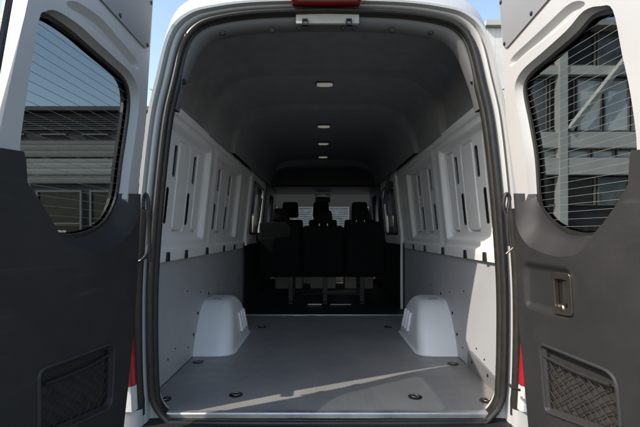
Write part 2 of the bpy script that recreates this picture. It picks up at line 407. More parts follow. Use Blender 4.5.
# body shell
def bodyring(Y, ztop=9, sc=1.0):
    return [(p.x*sc, Y, min(p.y, ztop - .0*p.x)) for p in half('body')]
st = [(2.06, 9, .972), (2.3, 9, 1), (3.2, 9, 1), (4.62, 9, 1), (5.65, 9, 1), (6.05, 9, 1), (6.9, 9, .995), (7.0, 2.62, .99), (7.25, 2.25, .98), (7.5, 1.9, .97), (7.75, 1.55, .95), (8.1, 1.40, .93), (8.3, 1.2, .9), (8.42, .85, .86)]
rows = [[Vector(p) for p in ring(20.5, 1.945)]]+[[Vector(p) for p in bodyring(*s)] for s in st]
jr0 = 6*SUB; jr1 = 8*SUB                      # rows z 2.12 .. 1.46
def is_side_window(i, j):
    jj = j if j < N/2 else N-1-j
    y0 = rows[i][0].y
    return (jr0 <= jj < jr1) and (abs(y0-4.62) < .01 or abs(y0-6.05) < .01)
def is_windscreen(i, j):
    jj = j if j < N/2 else N-1-j
    y0 = rows[i][0].y
    return 6.99 < y0 < 7.7 and jj < 6*SUB
bm = BM(); grid(bm, rows, close=True, skip=lambda i, j: is_side_window(i, j) or is_windscreen(i, j))
bm.faces.new([bm.verts[-1]]*0) if False else None
bm.verts.ensure_lookup_table(); bm.faces.new(bm.verts[-N:])
obj('body', bm, 'paint', van, ang=40)
bm = BM(); grid(bm, rows, close=True, skip=lambda i, j: not is_windscreen(i, j))
for v in [v for v in bm.verts if not v.link_faces]: bm.verts.remove(v)
obj('windscreen', bm, 'clearglass', van)
for sgn in (-1, 1):
    for yy in (4.62, 6.05):
        bm = BM(); grid(bm, rows, close=True, skip=lambda i, j: not (is_side_window(i, j) and abs(rows[i][0].y-yy) < .01 and (j < N/2) == (sgn > 0)))
        for v in [v for v in bm.verts if not v.link_faces]: bm.verts.remove(v)
        obj('side_window', bm, 'privacy', van)
# seal of the rear opening
bm = BM()
def ctube(bm, off, D, r, n=10):
    c = [Vector(p) for p in ring(off, D)]; rr = []
    for i in range(N):
        t = (c[(i+1) % N]-c[i-1]).normalized(); a = Vector((0, 1, 0)); b = t.cross(a).normalized()
        rr.append([c[i]+(a*math.cos(2*math.pi*k/n)*1.25+b*math.sin(2*math.pi*k/n))*r for k in range(n)])
    grid(bm, rr, close=True, closev=True)
ctube(bm, 1.5, 1.895, .013); ctube(bm, 5.0, 1.905, .008)
obj('door_seal', bm, 'rubber', van)
bm = BM(); grid(bm, [ring(4, 1.915), ring(0, 1.905), ring(-2.2, 1.91), ring(-3, 1.92), ring(-3, 1.935), ring(-1, 1.95), ring(3, 1.955)], close=True)
obj('seal_lip', bm, 'rubber', van, ang=60)
# bumper and step below the sill
bm = BM()
prof = [(1.98, .632), (1.93, .632), (1.90, .622), (1.80, .612), (1.70, .600), (1.655, .585), (1.64, .55), (1.64, .40), (1.68, .34), (1.95, .34), (1.98, .4)]
hw = [.80]*len(prof)
grid(bm, [[(s, y, z) for y, z in prof] for s in (-.99, -.95, -.78, 0, .78, .95, .99)], close=True)
for v in bm.verts:
    if abs(v.co.x) > .9: v.co.y = max(v.co.y, 1.76 if abs(v.co.x) < .97 else 1.86)
obj('bumper', bm, 'black', van, ang=50, bevel=.004)
bm = BM()
for k in range(46):
    x = -.72+k*.032; box(bm, x, x+.02, 1.71, 1.79, .604, .616)
obj('step_grip', bm, 'rubber', van, bevel=.002)

# interior --------------------------------------------------------
WL = .92
def W(z): return WL if z < 1.34 else WL-.09*(z-1.34)/.86
FZ = .65
# floor with sill strip
bm = BM(); box(bm, -.915, .915, 1.935, 4.25, FZ-.03, FZ); fl = obj('load_floor', bm, 'floor', van, smooth=False)
bm = BM(); box(bm, -.915, .915, 4.28, 7.0, FZ-.03, FZ+.001); obj('cab_floor', bm, 'black', van, smooth=False)
bm = BM(); grid(bm, [[(x, y, z) for y, z in ((1.912, .632), (1.912, .651), (1.917, .656), (1.945, .656), (1.952, .6525), (1.952, .6505))] for x in (-.79, .79)], close=False)
obj('sill_strip', bm, 'alu', van, smooth=False)
bm = bx(-.90, .90, 4.25, 4.28, FZ-.02, FZ+.006); obj('floor_edge_strip', bm, 'alu', van, bevel=.002)
def fpt(u, v):
    D = F*.85/(v-234); return (CAMX+(u-321)/F*D, D)
first = None
for u, v in ((198, 362), (236, 395), (164, 399.5), (453, 364), (415, 397), (487, 401), (262, 327), (388, 327), (336, 416.8)):
    if v > 410: continue
    x, y = fpt(u, v)
    bm = BM(); n = 24; rr = [(.036, .001), (.036, .003), (.032, .003), (.028, .0008)]
    V = grid(bm, [[(x+a*math.cos(2*math.pi*k/n), y+a*math.sin(2*math.pi*k/n), FZ+h) for k in range(n)] for a, h in rr], close=True)
    bm.faces.new(V[-1]); o = obj('lashing_eye', bm, 'screw', fl)
    bm = BM(); tube(bm, [(x+.021*math.cos(t*math.pi/10+.4), y+.018*math.sin(t*math.pi/10+.4), FZ+.004+.003*math.sin(t*math.pi/20)) for t in range(0, 21)], .0022, 8)
    obj('ring', bm, 'chrome', o)
# lower wall linings
for s in (-1, 1):
    bm = BM(); box(bm, s*WL, s*(WL+.012), 1.99, 4.60, FZ+.001, 1.342) if s > 0 else box(bm, s*(WL+.012), s*WL, 1.99, 4.60, FZ+.001, 1.342)
    li = obj('wall_lining', bm, 'lining', van, smooth=False)
    for (y, z) in ((2.15, .95), (2.2, .78), (2.36, .77), (2.48, .80), (2.72, .74), (2.7, 1.12), (3.0, 1.07), (3.5, 1.06), (3.9, .9), (4.4, 1.0), (4.4, .75)):
        g = BM(); disc(g, (s*WL, y, z), (-s, 0, 0), .0065, .003); obj('screw', g, 'screw', li)
# kick panel, right
for s in (1,):
    g = BM(); f = lambda p, t: (s*(WL-t), p.x, p.y)
    plate(g, rounded([Vector((2.0, FZ+.001)), Vector((2.60, FZ+.001)), Vector((2.595, .755)), Vector((2.55, .765)), Vector((2.0, .70))], .015), [], f, 0, .014)
    ko = obj('kick_panel', g, 'kick', van, bevel=.004)
    for y in (2.52, 2.28): g = BM(); disc(g, (s*(WL-.014), y, .705), (-s, 0, 0), .010, .003); obj('screw', g, 'screw', ko)
# stamped white upper walls
def sst(a, b, x):
    x = max(0, min(1, (x-a)/(b-a))); return x*x*(3-2*x)
PLATES = [(2.06, 2.30, 1.52, 2.07), (2.46, 2.66, 1.52, 2.07), (2.82, 2.97, 1.52, 2.07), (3.28, 3.335, 1.52, 2.07), (3.48, 3.72, 1.52, 2.07), (3.88, 4.08, 1.52, 2.07)]
SLOTS = [(2.385, 2.43, 1.84, 2.025), (2.745, 2.795, 1.84, 2.025), (2.32, 2.36, 1.56, 1.77), (2.685, 2.73, 1.56, 1.77),
         (3.40, 3.455, 1.86, 2.045), (3.79, 3.85, 1.86, 2.045), (3.355, 3.41, 1.54, 1.75), (3.745, 3.80, 1.54, 1.75), (2.06, 2.09, 1.86, 2.04)]
def wdepth(y, z):
    """depth away from the load bay (m), 0 at the ribs"""
    d = 0
    for y0, y1 in ((1.9, 3.02), (3.22, 4.16)):
        d += .038*sst(y0, y0+.035, y)*(1-sst(y1-.035, y1, y))*sst(1.455, 1.49, z)*(1-sst(2.085, 2.12, z))
    for y0, y1, z0, z1 in PLATES:                # plates stand proud of the recess
        r_ = .035; qx = max(y0+r_-y, y-(y1-r_)); qz = max(z0+r_-z, z-(z1-r_))
        sdf = math.hypot(max(qx, 0), max(qz, 0))+min(max(qx, qz), 0)-r_
        d -= .002*(1-sst(-.012, -.002, sdf)); d += .030*max(0, 1-abs(sdf)/.0085)
    d -= .018*sst(2.15, 2.16, z)               # top rail
    d -= .02*(1-sst(1.405, 1.43, z))             # ledge
    for y0 in (3.05, 4.19): d += .006*sst(y0, y0+.02, y)*(1-sst(y0+.10, y0+.12, y))
    return d
ys = set(); zs = set()
def rng(a, b, st, S):
    k = a
    while k < b-1e-6: S.add(round(k, 4)); k += st
    S.add(round(b, 4))
rng(1.98, 4.60, .02, ys); rng(1.345, 2.20, .03, zs)
for y0, y1 in ((1.9, 3.02), (3.22, 4.16)):
    for k in range(8): ys.add(round(y0+k*.005, 4)); ys.add(round(y1-k*.005, 4))
for p in PLATES:
    for k in range(-3, 13):
        for q in (p[0]+k*.0045, p[1]-k*.0045): ys.add(round(q, 4))
        for q in (p[2]+k*.0045, p[3]-k*.0045): zs.add(round(q, 4))
for p in SLOTS: ys.update((p[0], p[1], p[0]+.006, p[1]-.006)); zs.update((p[2], p[3], round(p[2]+.008, 4), round(p[3]-.008, 4)))
for z0, z1, n in ((1.455, 1.49, 6), (2.085, 2.12, 6), (2.15, 2.16, 3), (1.405, 1.43, 5)):
    for k in range(n+1): zs.add(round(z0+(z1-z0)*k/n, 4))
ys = sorted(y for y in ys if 1.98 <= y <= 4.60); zs = sorted(zs)
def inslot(y, z):
    for a, b, c, d in SLOTS:
        if a < y < b and c < z < d:
            if (y < a+.006 or y > b-.006) and (z < c+.008 or z > d-.008): return False
            return True
    return False
for s in (-1, 1):
    bm = BM()
    grid(bm, [[(s*(W(z)+wdepth(y, z)), y, z) for z in zs] for y in ys], skip=lambda i, j: inslot((ys[i]+ys[i+1])/2, (zs[j]+zs[j+1])/2))
    up = obj('side_frame', bm, 'side', van, ang=70)
    for a, b, c, d in SLOTS:
        g = BM(); box(g, 0, 1, a-.008, b+.008, c-.008, d+.008)
        for v in g.verts: v.co.x = s*(W(v.co.z)+.050+.012*v.co.x)
        for q in [q for q in g.faces if all(abs(abs(v.co.x)-W(v.co.z)-.05) < .001 for v in q.verts)]: g.faces.remove(q)
        obj('slot_shade_box', g, 'gapmat', up, smooth=False)  # hollow behind each slot painted near-black for its shade
    for y in (2.29, 2.60, 3.08, 3.61, 4.05, 4.53):
        x = s*(WL-.021); g = bx(min(x, x-s*.012), max(x, x-s*.012), y-.020, y+.020, 1.345, 1.398); obj('clip', g, 'black', up, bevel=.003)
    # top return rail
    g = BM(); grid(g, [[(s*(W(2.20)-.018), y, 2.20), (s*(W(2.20)+.04), y, 2.21)] for y in (1.98, 4.60)]); obj('top_rail', g, 'side', van)
    # second row window surround, B pillar and cab side
    g = BM(); f = lambda p, t: (s*(W(p.y)-t), p.x, p.y)
    win = rounded([Vector((4.74, 1.50)), Vector((5.60, 1.50)), Vector((5.60, 2.10)), Vector((4.74, 2.12))], .06)
    plate(g, [Vector(q) for q in ((4.60, 1.38), (5.72, 1.38), (5.72, 2.27), (4.60, 2.27))], [win], f, .0, .03)
    sf = obj('window_surround', g, 'side', van, bevel=.006)
    g = BM(); plate(g, offset2(win, .01), [offset2(win, -.018)], f, .028, .036); obj('window_seal', g, 'rubber', sf)
    g = BM(); tube(g, [(s*(WL-.03), 4.62+.004*math.sin(k), 2.25-k*(.16 if s > 0 else .088)) for k in range(11)], .018, 8); obj('pillar_trim', g, 'side', van)
    g = BM(); plate(g, [Vector(q) for q in ((4.60, FZ), (6.95, FZ), (6.95, 1.45), (4.60, 1.38))], [], f, -.01, .02); obj('lower_trim', g, 'black', van)
    win2 = rounded([Vector((6.12, 1.50)), Vector((6.82, 1.50)), Vector((6.62, 2.10)), Vector((6.12, 2.10))], .06)
    g = BM(); plate(g, [Vector(q) for q in ((5.73, 1.46), (6.95, 1.46), (6.95, 2.27), (5.73, 2.27))], [win2], f, .0, .04); obj('door_pillar_trim', g, 'black', van, bevel=.004)
# handles / belts
g = BM(); tube(g, spline([(.80, 4.75, 2.33), (.78, 4.78, 2.25), (.78, 4.95, 2.12), (.79, 5.2, 2.0), (.80, 5.3, 1.9)], 5), .016, 8); obj('grab_handle', g, 'header', van)
g = BM(); rows = [[(.84, 5.78+q, z), (.83, 5.83+q, z)] for z, q in ((2.2, 0), (1.9, .0), (1.6, .02), (1.3, .04), (1.0, .02))]; grid(g, rows); so_ = obj('seat_belt', g, 'fabric', van); sm = so_.modifiers.new('s', 'SOLIDIFY'); sm.thickness = .003

# headliner
A_ = [(.852, 2.19), (.848, 2.33), (.80, 2.46), (.72, 2.56), (.60, 2.63), (.35, 2.648), (0, 2.652)]
B_ = [(.805, 2.19), (.780, 2.34), (.73, 2.46), (.655, 2.54), (.55, 2.580), (.33, 2.598), (0, 2.602)]
C_ = [(.765, 2.19), (.735, 2.33), (.68, 2.43), (.61, 2.505), (.50, 2.545), (.31, 2.560), (0, 2.563)]
D_ = [(.775, 2.19), (.745, 2.30), (.69, 2.38), (.62, 2.43), (.5, 2.46), (.3, 2.475), (0, 2.478)]
def hrow(P, Y):
    s = spline(P, 5); return [(p.x, Y, p.y) for p in s]+[(-p.x, Y, p.y) for p in reversed(s[:-1])]
def mixr(P, Q, t): return [(a[0]+(b[0]-a[0])*t, a[1]+(b[1]-a[1])*t) for a, b in zip(P, Q)]
bm = BM()
seq = [(A_, 2.08), (A_, 2.80), (mixr(A_, B_, .12), 2.82), (mixr(A_, B_, .88), 2.845), (B_, 2.865), (B_, 3.42), (mixr(B_, C_, .15), 3.44), (mixr(B_, C_, .85), 3.47), (C_, 3.49), (C_, 4.5), (mixr(C_, D_, .02), 5.78), (mixr(C_, D_, .9), 5.83), (D_, 5.87), (mixr(D_, D_, 0), 6.1)]
grid(bm, [hrow(P, y) for P, y in seq]); obj('headliner', bm, 'headliner', van, ang=24)
bm = soft(-.86, .86, 6.0, 7.0, 2.20, 2.62, .05); obj('overhead_shelf', bm, 'black', van)
for s in (-1, 1):
    bm = BM(); tube(bm, [(s*.87, 6.93, 2.22), (s*.87, 7.15, 2.0), (s*.88, 7.5, 1.6)], .05, 8); obj('windscreen_pillar', bm, 'black', van)
    bm = BM(); box(bm, min(s*.76, s*.90), max(s*.76, s*.90), 4.61, 6.95, 2.262, 2.30); obj('cant_rail', bm, 'black', van)
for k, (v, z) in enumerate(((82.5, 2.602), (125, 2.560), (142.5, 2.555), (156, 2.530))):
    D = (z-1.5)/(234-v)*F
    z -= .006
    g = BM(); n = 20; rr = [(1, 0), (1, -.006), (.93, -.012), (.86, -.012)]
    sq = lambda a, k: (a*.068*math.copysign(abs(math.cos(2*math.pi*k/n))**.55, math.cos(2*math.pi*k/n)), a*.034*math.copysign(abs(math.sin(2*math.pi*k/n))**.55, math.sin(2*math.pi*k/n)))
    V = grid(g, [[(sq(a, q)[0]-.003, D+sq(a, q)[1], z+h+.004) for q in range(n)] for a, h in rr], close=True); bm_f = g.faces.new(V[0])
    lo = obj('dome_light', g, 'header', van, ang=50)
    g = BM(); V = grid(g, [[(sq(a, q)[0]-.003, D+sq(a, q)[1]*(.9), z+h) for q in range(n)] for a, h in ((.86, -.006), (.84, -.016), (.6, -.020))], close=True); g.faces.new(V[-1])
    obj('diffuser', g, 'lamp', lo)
# header trim round the top of the opening
def uring(off, D, dz=0):
    p = vhalf(lambda n_, a: off if off > 0 else off*(1 if a.y > 2.45 else max(.34, 1-.66*(2.45-a.y)/.25))); K = 6*SUB-2
    idx = list(range(-K, K+1)); return [(p[i % N].x, D, p[i % N].y+dz) for i in idx]
bm = BM(); grid(bm, [uring(3, 1.925), uring(-3, 1.915), uring(-7, 1.92), uring(-10, 1.94), uring(-11.5, 1.965), uring(-11, 1.98), uring(-8, 1.99), uring(-3, 1.995), uring(4, 1.995)])
ht = obj('header_trim', bm, 'header', van, ang=60)
for u, v in ((222, 31.5), (272, 29), (393, 29), (431, 31), (183, 81), (474, 81)):
    D = 1.925; g = BM(); disc(g, (CAMX+(u-321)/F*D, D+.012, CAMZ-(v-234)/F*D), (0, -1, -.25), .014, .008); obj('trim_plug', g, 'screw', ht)
# latch plate
def pp(u, v, D): return (CAMX+(u-321)/F*D, CAMZ-(v-234)/F*D)
g = BM(); f = lambda p, t: (p.x, 1.905-t, p.y)
a = pp(296, 13.8, 1.9); b = pp(359, 23.5, 1.9)
plate(g, rounded([Vector((a[0], a[1])), Vector((b[0], a[1])), Vector((b[0], b[1])), Vector((a[0], b[1]))], .004), [], f, -.01, .006)
lp = obj('latch_plate', g, 'latch', van, bevel=.002)
for u in (305, 349):
    x, z = pp(u, 22, 1.89); g = BM(); f = lambda p, t: (p.x, 1.90-t, p.y)
    plate(g, rounded([Vector((x-.014, z-.014)), Vector((x+.014, z-.014)), Vector((x+.014, z+.016)), Vector((x-.014, z+.016))], .004), [rounded([Vector((x-.008, z-.009)), Vector((x+.008, z-.009)), Vector((x+.008, z+.010)), Vector((x-.008, z+.010))], .002)], f, -.002, .012)
    obj('striker', g, 'screw', lp)
for u in (299.5, 310, 343, 354):
    x, z = pp(u, 28, 1.93); g = BM(); disc(g, (x, 1.935, z), (0, -1, -.2), .009, .008); obj('bolt_hole', g, 'screw', lp)
# third brake light on the roof edge
g = soft(-.166, .154, 1.80, 1.90, 2.556, 2.61, .012, 3)
hb = obj('brake_light', g, 'red', van)

# wheel arch covers
for s in (-1, 1):
    lv = [(0, 0, 0), (.06, .022, .004), (.13, .06, .012), (.20, .11, .024), (.27, .17, .042), (.315, .225, .065), (.338, .27, .09), (.345, .31, .13)]
    lv = spline(lv, 3); y0, y1 = 2.82, 3.60; xi = .655; rows = []
    for q in lv:
        h, dn, dx = q; a, b = y0+dn, y1-dn*.8; xx = xi+dx; r = .11*(1-h*.6)
        pl = rounded([Vector((WL, a)), Vector((xx, a)), Vector((xx, b)), Vector((WL, b))], [0, r, r, 0], 8)
        rows.append([(s*p.x, p.y, FZ+.004+h) for p in pl])
    fr = [(s*(.92 if abs(p[0]) > .91 else abs(p[0])-.016), p[1]+(-.016 if p[1] < 3.3 else .016), FZ+.002) for p in rows[0]]
    bm = BM(); V = grid(bm, [fr]+rows, close=False); bm.faces.new(V[-1])
    ao = obj('wheel_arch_cover', bm, 'arch', van, ang=55)
    for y, z in ((2.83, .80), (2.93, .93), (3.21, 1.03), (3.5, .95)):
        g = BM(); disc(g, (s*(WL-.001), y, z), (-s, 0, 0), .011, .005); obj('screw', g, 'screw', ao)
    g = BM(); box(g, min(s*.80, s*.86), max(s*.80, s*.86), 3.10, 3.14, .985, 1.003); obj('fixing_tab', g, 'latch', ao, bevel=.003)
    for k in range(3):
        y = 3.20+k*.085; g = BM()
        f = lambda p, t: (s*(xi+.012+(-.012+.6*max(0, p.y-.654)**2)-t-.001), p.x, p.y)
        pl = rounded([Vector((y, .73)), Vector((y+.03, .73)), Vector((y+.03, .88)), Vector((y, .88))], .012)
        plate(g, pl, [offset2(pl, -.008)], f, -.02, .014); obj('vent', g, 'arch', ao)
        g = BM(); plate(g, offset2(pl, -.008), [], f, .0, .006); obj('vent_slot', g, 'kick', ao)

# seats
def bench():
    r = bpy.data.objects.new('rear_bench', None); C.objects.link(r); r.parent = van; r.location = Vector((0, 5.1, FZ))-van.location; r['label'] = 'black three-seat bench across the van behind the load bay'
    return r
be = bench()
for x0, x1, zt in ((-.80, -.268, 1.65), (-.266, .258, 1.60), (.260, .76, 1.655)):
    br_ = obj('backrest', soft(x0, x1, 4.92, 5.06, .98, zt, .045, 5, .04, .06), 'fabric', be)
    obj('back_shell', soft(x0+.02, x1-.02, 4.885, 4.95, 1.02, 1.46, .03, 4, .06), 'fabric', br_)
    g = BM(); box(g, x0+.05, x1-.05, 4.878, 4.886, 1.10, 1.11); box(g, (x0+x1)/2-.05, (x0+x1)/2+.05, 4.87, 4.886, 1.25, 1.29); obj('release_strap', g, 'fabric', br_)
for x0, x1 in ((.72, .80), (-.78, -.72)):
    g = BM(); tube(g, spline([(x0, 5.12, 1.95), (x0-.02, 5.05, 1.72), (x1-.10, 5.0, 1.45), (x1, 5.2, 1.1)], 6), .012, 6); obj('seat_belt', g, 'fabric', be)
obj('seat_cushion', soft(-.80, .76, 4.98, 5.5, .97, 1.12, .04), 'fabric', be)
for x, zt in ((-.53, 1.82), (.0, 1.80), (.46, 1.84)):
    h = obj('headrest', soft(x-.12, x+.12, 5.0, 5.1, zt-.17, zt, .055, 5, .18), 'fabric', be)
    g = BM(); tube(g, [(x-.05, 5.04, 1.6), (x-.05, 5.05, 1.7)], .006); tube(g, [(x+.05, 5.04, 1.6), (x+.05, 5.05, 1.7)], .006); obj('headrest_post', g, 'alu', h)
for x in (-.40, .02, .47):
    g = BM(); box(g, x-.028, x+.028, 4.95, 5.0, FZ+.03, .98); box(g, x-.028, x+.028, 5.4, 5.45, FZ+.03, .98); box(g, x-.028, x+.028, 4.9, 5.5, FZ+.002, FZ+.03); box(g, x-.02, x+.02, 4.99, 5.41, .80, .83)
    obj('leg', g, 'black', be, bevel=.004)
g = bx(-.26, .46, 4.93, 4.95, .768, .778); obj('cross_rail', g, 'black', be, bevel=.003)
g = bx(-.19, -.02, 4.83, 4.85, FZ+.005, FZ+.02); obj('floor_rail', g, 'steel', be, bevel=.003); g = bx(.08, .33, 4.84, 4.855, FZ+.005, FZ+.015); obj('floor_rail', g, 'steel', be, bevel=.003)
def fseat(x0, x1, label, heads):
    r = bpy.data.objects.new('front_seat', None); C.objects.link(r); r.parent = van; r.location = Vector(((x0+x1)/2, 6.3, FZ))-van.location; r['label'] = label
    obj('backrest', soft(x0, x1, 6.15, 6.3, 1.1, 1.72, .05, 4, .12), 'fabric', r); obj('seat_cushion', soft(x0, x1, 6.3, 6.8, 1.0, 1.16, .05), 'fabric', r)
    obj('seat_base', soft(x0+.04, x1-.04, 6.3, 6.75, FZ+.002, 1.0, .02), 'conc', r)
    for x in heads:
        obj('headrest', soft(x-.13, x+.13, 6.17, 6.28, 1.75, 1.99, .045, 4, .12), 'fabric', r)
fseat(-.78, -.28, 'driver seat with headrest on the left', (-.50,)); fseat(-.24, .24, 'middle front seat', (-.03,)); fseat(.30, .82, 'passenger seat on the right', (.56,))
g = soft(-.86, .86, 6.95, 7.45, 1.2, 1.62, .06); obj('dashboard', g, 'black', van)
g = BM(); c = Vector((-.5, 6.85, 1.5)); tube(g, [c+Vector((.19*math.cos(k*math.pi/16), .06*math.sin(k*math.pi/16), .18*math.sin(k*math.pi/16))) for k in range(33)], .015); tube(g, [c+Vector((-.18, 0, 0)), c, c+Vector((.18, 0, 0))], .016); obj('steering_wheel', g, 'black', van)
g = soft(-.13, .13, 6.85, 6.95, 2.03, 2.13, .03, 3); obj('mirror_console', g, 'black', van)
g = BM(); tube(g, spline([(-.13, 6.84, 2.14), (-.06, 6.82, 2.165), (.06, 6.82, 2.165), (.13, 6.84, 2.14)], 5), .012); obj('console_trim', g, 'alu', van)

# tail lamps
for s in (-1, 1):
    prof = [(.885, .74), (.885, 1.30), (.90, 1.36), (.955, 1.30), (.975, 1.1), (.975, .74)]
    def lamp(z0, z1, nm, m, par):
        g = BM(); rows = []
        for k in range(9):
            z = z0+(z1-z0)*k/8; e = max(0, (z-1.1)/.3); wid = .105*(1-.45*e)
            b_ = .874+(z-.8)*.05; rows.append([(s*b_, 1.92, z), (s*b_, 1.84, z), (s*(b_+.012), 1.825, z), (s*(b_+wid*.55), 1.825, z), (s*(b_+wid*.95), 1.85, z), (s*(b_+wid*1.05), 1.92, z)])
        V = grid(g, rows, close=True); g.faces.new(V[0]); g.faces.new(V[-1]); return obj(nm, g, m, par, ang=50)
    tl = lamp(.815, 1.36, 'tail_light', 'red', van); lamp(.70, .812, 'reversing_lens', 'clear', tl)
# lower rear corner quarter panels beside the opening
    g = BM(); rows = []
    for z in (.40, .60, .698): rows.append([(s*.85, 1.93, z), (s*.85, 1.86, z), (s*.87, 1.84, z), (s*.95, 1.83, z), (s*.985, 1.90, z), (s*.99, 2.1, z)])
    V = grid(g, rows); obj('corner_panel', g, 'paint', van, ang=60)
# wheels
for s in (-1, 1):
    for yy in (3.37, 7.05):
        c = Vector((s*.86, yy, .36)); rr = [(.19, .10), (.22, .115), (.33, .11), (.36, .06), (.36, -.06), (.33, -.11), (.2, -.11)]
        g = BM(); grid(g, [[(c.x+s*b, c.y+a*math.cos(k*math.pi/20), c.z+a*math.sin(k*math.pi/20)) for k in range(40)] for a, b in rr], close=True, closev=True)
        wo = obj('wheel', g, 'tyre', van)
        g = BM(); V = grid(g, [[(c.x+s*b, c.y+a*math.cos(k*math.pi/20), c.z+a*math.sin(k*math.pi/20)) for k in range(40)] for a, b in ((.215, .10), (.19, .06), (.1, .075), (.06, .10))], close=True); g.faces.new(V[-1]); obj('rim', g, 'alu', wo)
# wing mirrors, headlights
for s in (-1, 1):
    g = soft(min(s*1.02, s*1.22), max(s*1.02, s*1.22), 6.9, 7.02, 1.5, 1.85, .04); wm = obj('wing_mirror', g, 'black', van)
    g = bx(min(s*1.04, s*1.20), max(s*1.04, s*1.20), 6.893, 6.899, 1.54, 1.81); obj('mirror_face', g, 'mirrorglass', wm)
    g = soft(min(s*.5, s*.8), max(s*.5, s*.8), 8.3, 8.44, .85, 1.05, .03); obj('headlight', g, 'clear', van)

# ================================================================== REAR DOORS
DH = 1.80
PAR = {-1: dict(X0=.82-.013, a=.034), 1: dict(X0=.851, a=.125)}
KL = .055
def dsolve(s, u, v, t=0):
    q = PAR[s]; uu = (u-321)/F*s; vv = (v-234)/F
    D = (q['X0']+t+q['a']*DH+.18*KL)/(uu+q['a']-KL*vv)
    return Vector((D, CAMZ-vv*D))
def dmap(s):
    q = PAR[s]
    return lambda p, t: Vector((CAMX+s*(q['X0']+q['a']*(DH-p.x)-KL*(p.y-1.68)+t), p.x+q['a']*t, p.y))
def sst(a, b, x):
    x = max(0, min(1, (x-a)/(b-a))); return x*x*(3-2*x)
def door(s, P):
    f = dmap(s); TT = -.030; px = lambda L, t=0: [dsolve(s, *a, t) for a in L]
    hinge = P['hinge']; lab = 'left rear door' if s < 0 else 'right rear door'
    d = bpy.data.objects.new('rear_door', None); C.objects.link(d); d.parent = van
    d.location = f(Vector((DH, .6)), 0)-wpos(van); d['label'] = P['label']
    hinge = [(u+(7*s if v > 200 else (3.5*s if v > 190 else 0)), v) for u, v in hinge]
    he = px(hinge)                                       # hinge edge points top to bottom
    top = 2.555
    ext = lambda a, b, z: a+(b-a)*((z-a.y)/(b.y-a.y))
    htop = ext(he[0], he[1], top); hbot = ext(he[-2], he[-1], .60)
    fa, fb = dsolve(-1, 17, 0), dsolve(-1, 0, 100); sl_ = (fb.x-fa.x)/(fb.y-fa.y)
    fr = (fa.x+sl_*(1.5-fa.y), fa.x+sl_*(2.6-fa.y))
    outer = rounded([htop]+he+[hbot, Vector((fr[0], .60)), Vector((fr[0], 1.5)), Vector((fr[1], 2.28))], [.08]+[0]*len(he)+[.03, .05, .3, .10])
    wp3 = []
    for i, (u, v) in enumerate(P['win']):
        k = P['wf'].get(i, 1.0); q = dsolve(s, u, v, .034*k); wp3.append((q.x, q.y, k))
    wp3 = spline(wp3, 4, True); win = [Vector((p.x, p.y)) for p in wp3]; wk = [max(0, min(1, p.z)) for p in wp3]
    inA = px(P['inarc'], .028)
    def near(p):
        dd = 9
        for i in range(len(inA)-1):
            a, b = inA[i], inA[i+1]; e = b-a; q = max(0, min(1, (p-a).dot(e)/e.length_squared)); dd = min(dd, (p-(a+e*q)).length)
        return dd
    wide = offset2(win, 1)
    arA = px(P['arc'], TT)
    def dist(p, L):
        dd = 9
        for i in range(len(L)-1):
            a, b = L[i], L[i+1]; e = b-a; q = max(0, min(1, (p-a).dot(e)/e.length_squared)); dd = min(dd, (p-(a+e*q)).length)
        return dd
    nz = [(1-sst(.03, .05, dist(p, inA)))*(1-sst(inA[0].y-.05, inA[0].y-.02, p.y)) for p, k in zip(win, wk)]
    wd = [max(0, dist(p, arA)*.86) for p in win]
    ledge = [p+(q-p)*((.003+.010*k)*(1-e)+max(.003, w)*e) for p, q, k, e, w in zip(win, wide, wk, nz, wd)]
    mid = [p+(q-p)*(.0005+max(0, w-.006)*e) for p, q, e, w in zip(win, wide, nz, wd)]
    chan = rounded(px(P['chan']), .05, 5); chin = offset2(chan, -.022)
    # white inner door shell
    bm = BM(); plate(bm, outer, [ledge, chan], f, 0)
    strip(bm, ledge, mid, f, 0, .0325); strip(bm, mid, win, f, .0325, .033)
    strip(bm, chan, chin, f, 0, .02)
    plate(bm, chin, [], f, .02)
    eo = outer; e2 = [p+Vector((.012, 0)) if p.x < 1.5 else p-Vector((.085, 0)) for p in outer]
    strip(bm, eo, e2, f, 0, .05); strip(bm, e2, e2, f, .05, .07)
    plate(bm, e2, [win], f, .075); strip(bm, e2, e2, f, .07, .075)
    bmesh.ops.remove_doubles(bm, verts=bm.verts, dist=.0004)
    fm = obj('door_panel', bm, 'inner', d, ang=28)
    if 'stamp' in P:
        pass
    # pane with black border
    bm = BM(); plate(bm, offset2(win, .007), [offset2(win, -.014)], f, .0310, .040); strip(bm, offset2(win, .0005), offset2(win, .0005), f, .040, .075); plate(bm, offset2(win, .0005), [offset2(win, -.02)], f, .0495, .051)
    wp = BM(); plate(wp, offset2(win, -.001), [], f, .045, .049); pane = obj('window_pane', wp, 'tint', d, smooth=False)
    obj('window_border', bm, 'rubber', pane, smooth=False)
    # heating wires
    hw = BM(); inn = offset2(win, -.012); z = 1.50
    while z < 2.3:
        xs = scanline(inn, z)
        for k in range(0, len(xs)-1, 2):
            a, b = xs[k], xs[k+1]; h = .00055
            A = [f(Vector((a, z+c)), t) for c, t in ((-h, .0445), (-h, .0430), (h, .0430), (h, .0445))]; B = [f(Vector((b, z+c)), t) for c, t in ((-h, .0445), (-h, .0430), (h, .0430), (h, .0445))]
            V = grid(hw, [A, B], close=True); hw.faces.new(V[0]); hw.faces.new(V[1])
        z += P.get('pitch', .030)
    obj('heating_wires', hw, 'wire', pane, smooth=False)
    # grey cover panel high on the door
    cp = px(P['cover']); cp = rounded(cp, P['coverr']); bm = BM(); plate(bm, cp, [], f, -.001, -.007); co = obj('cover_panel', bm, 'cover', d, bevel=.002)
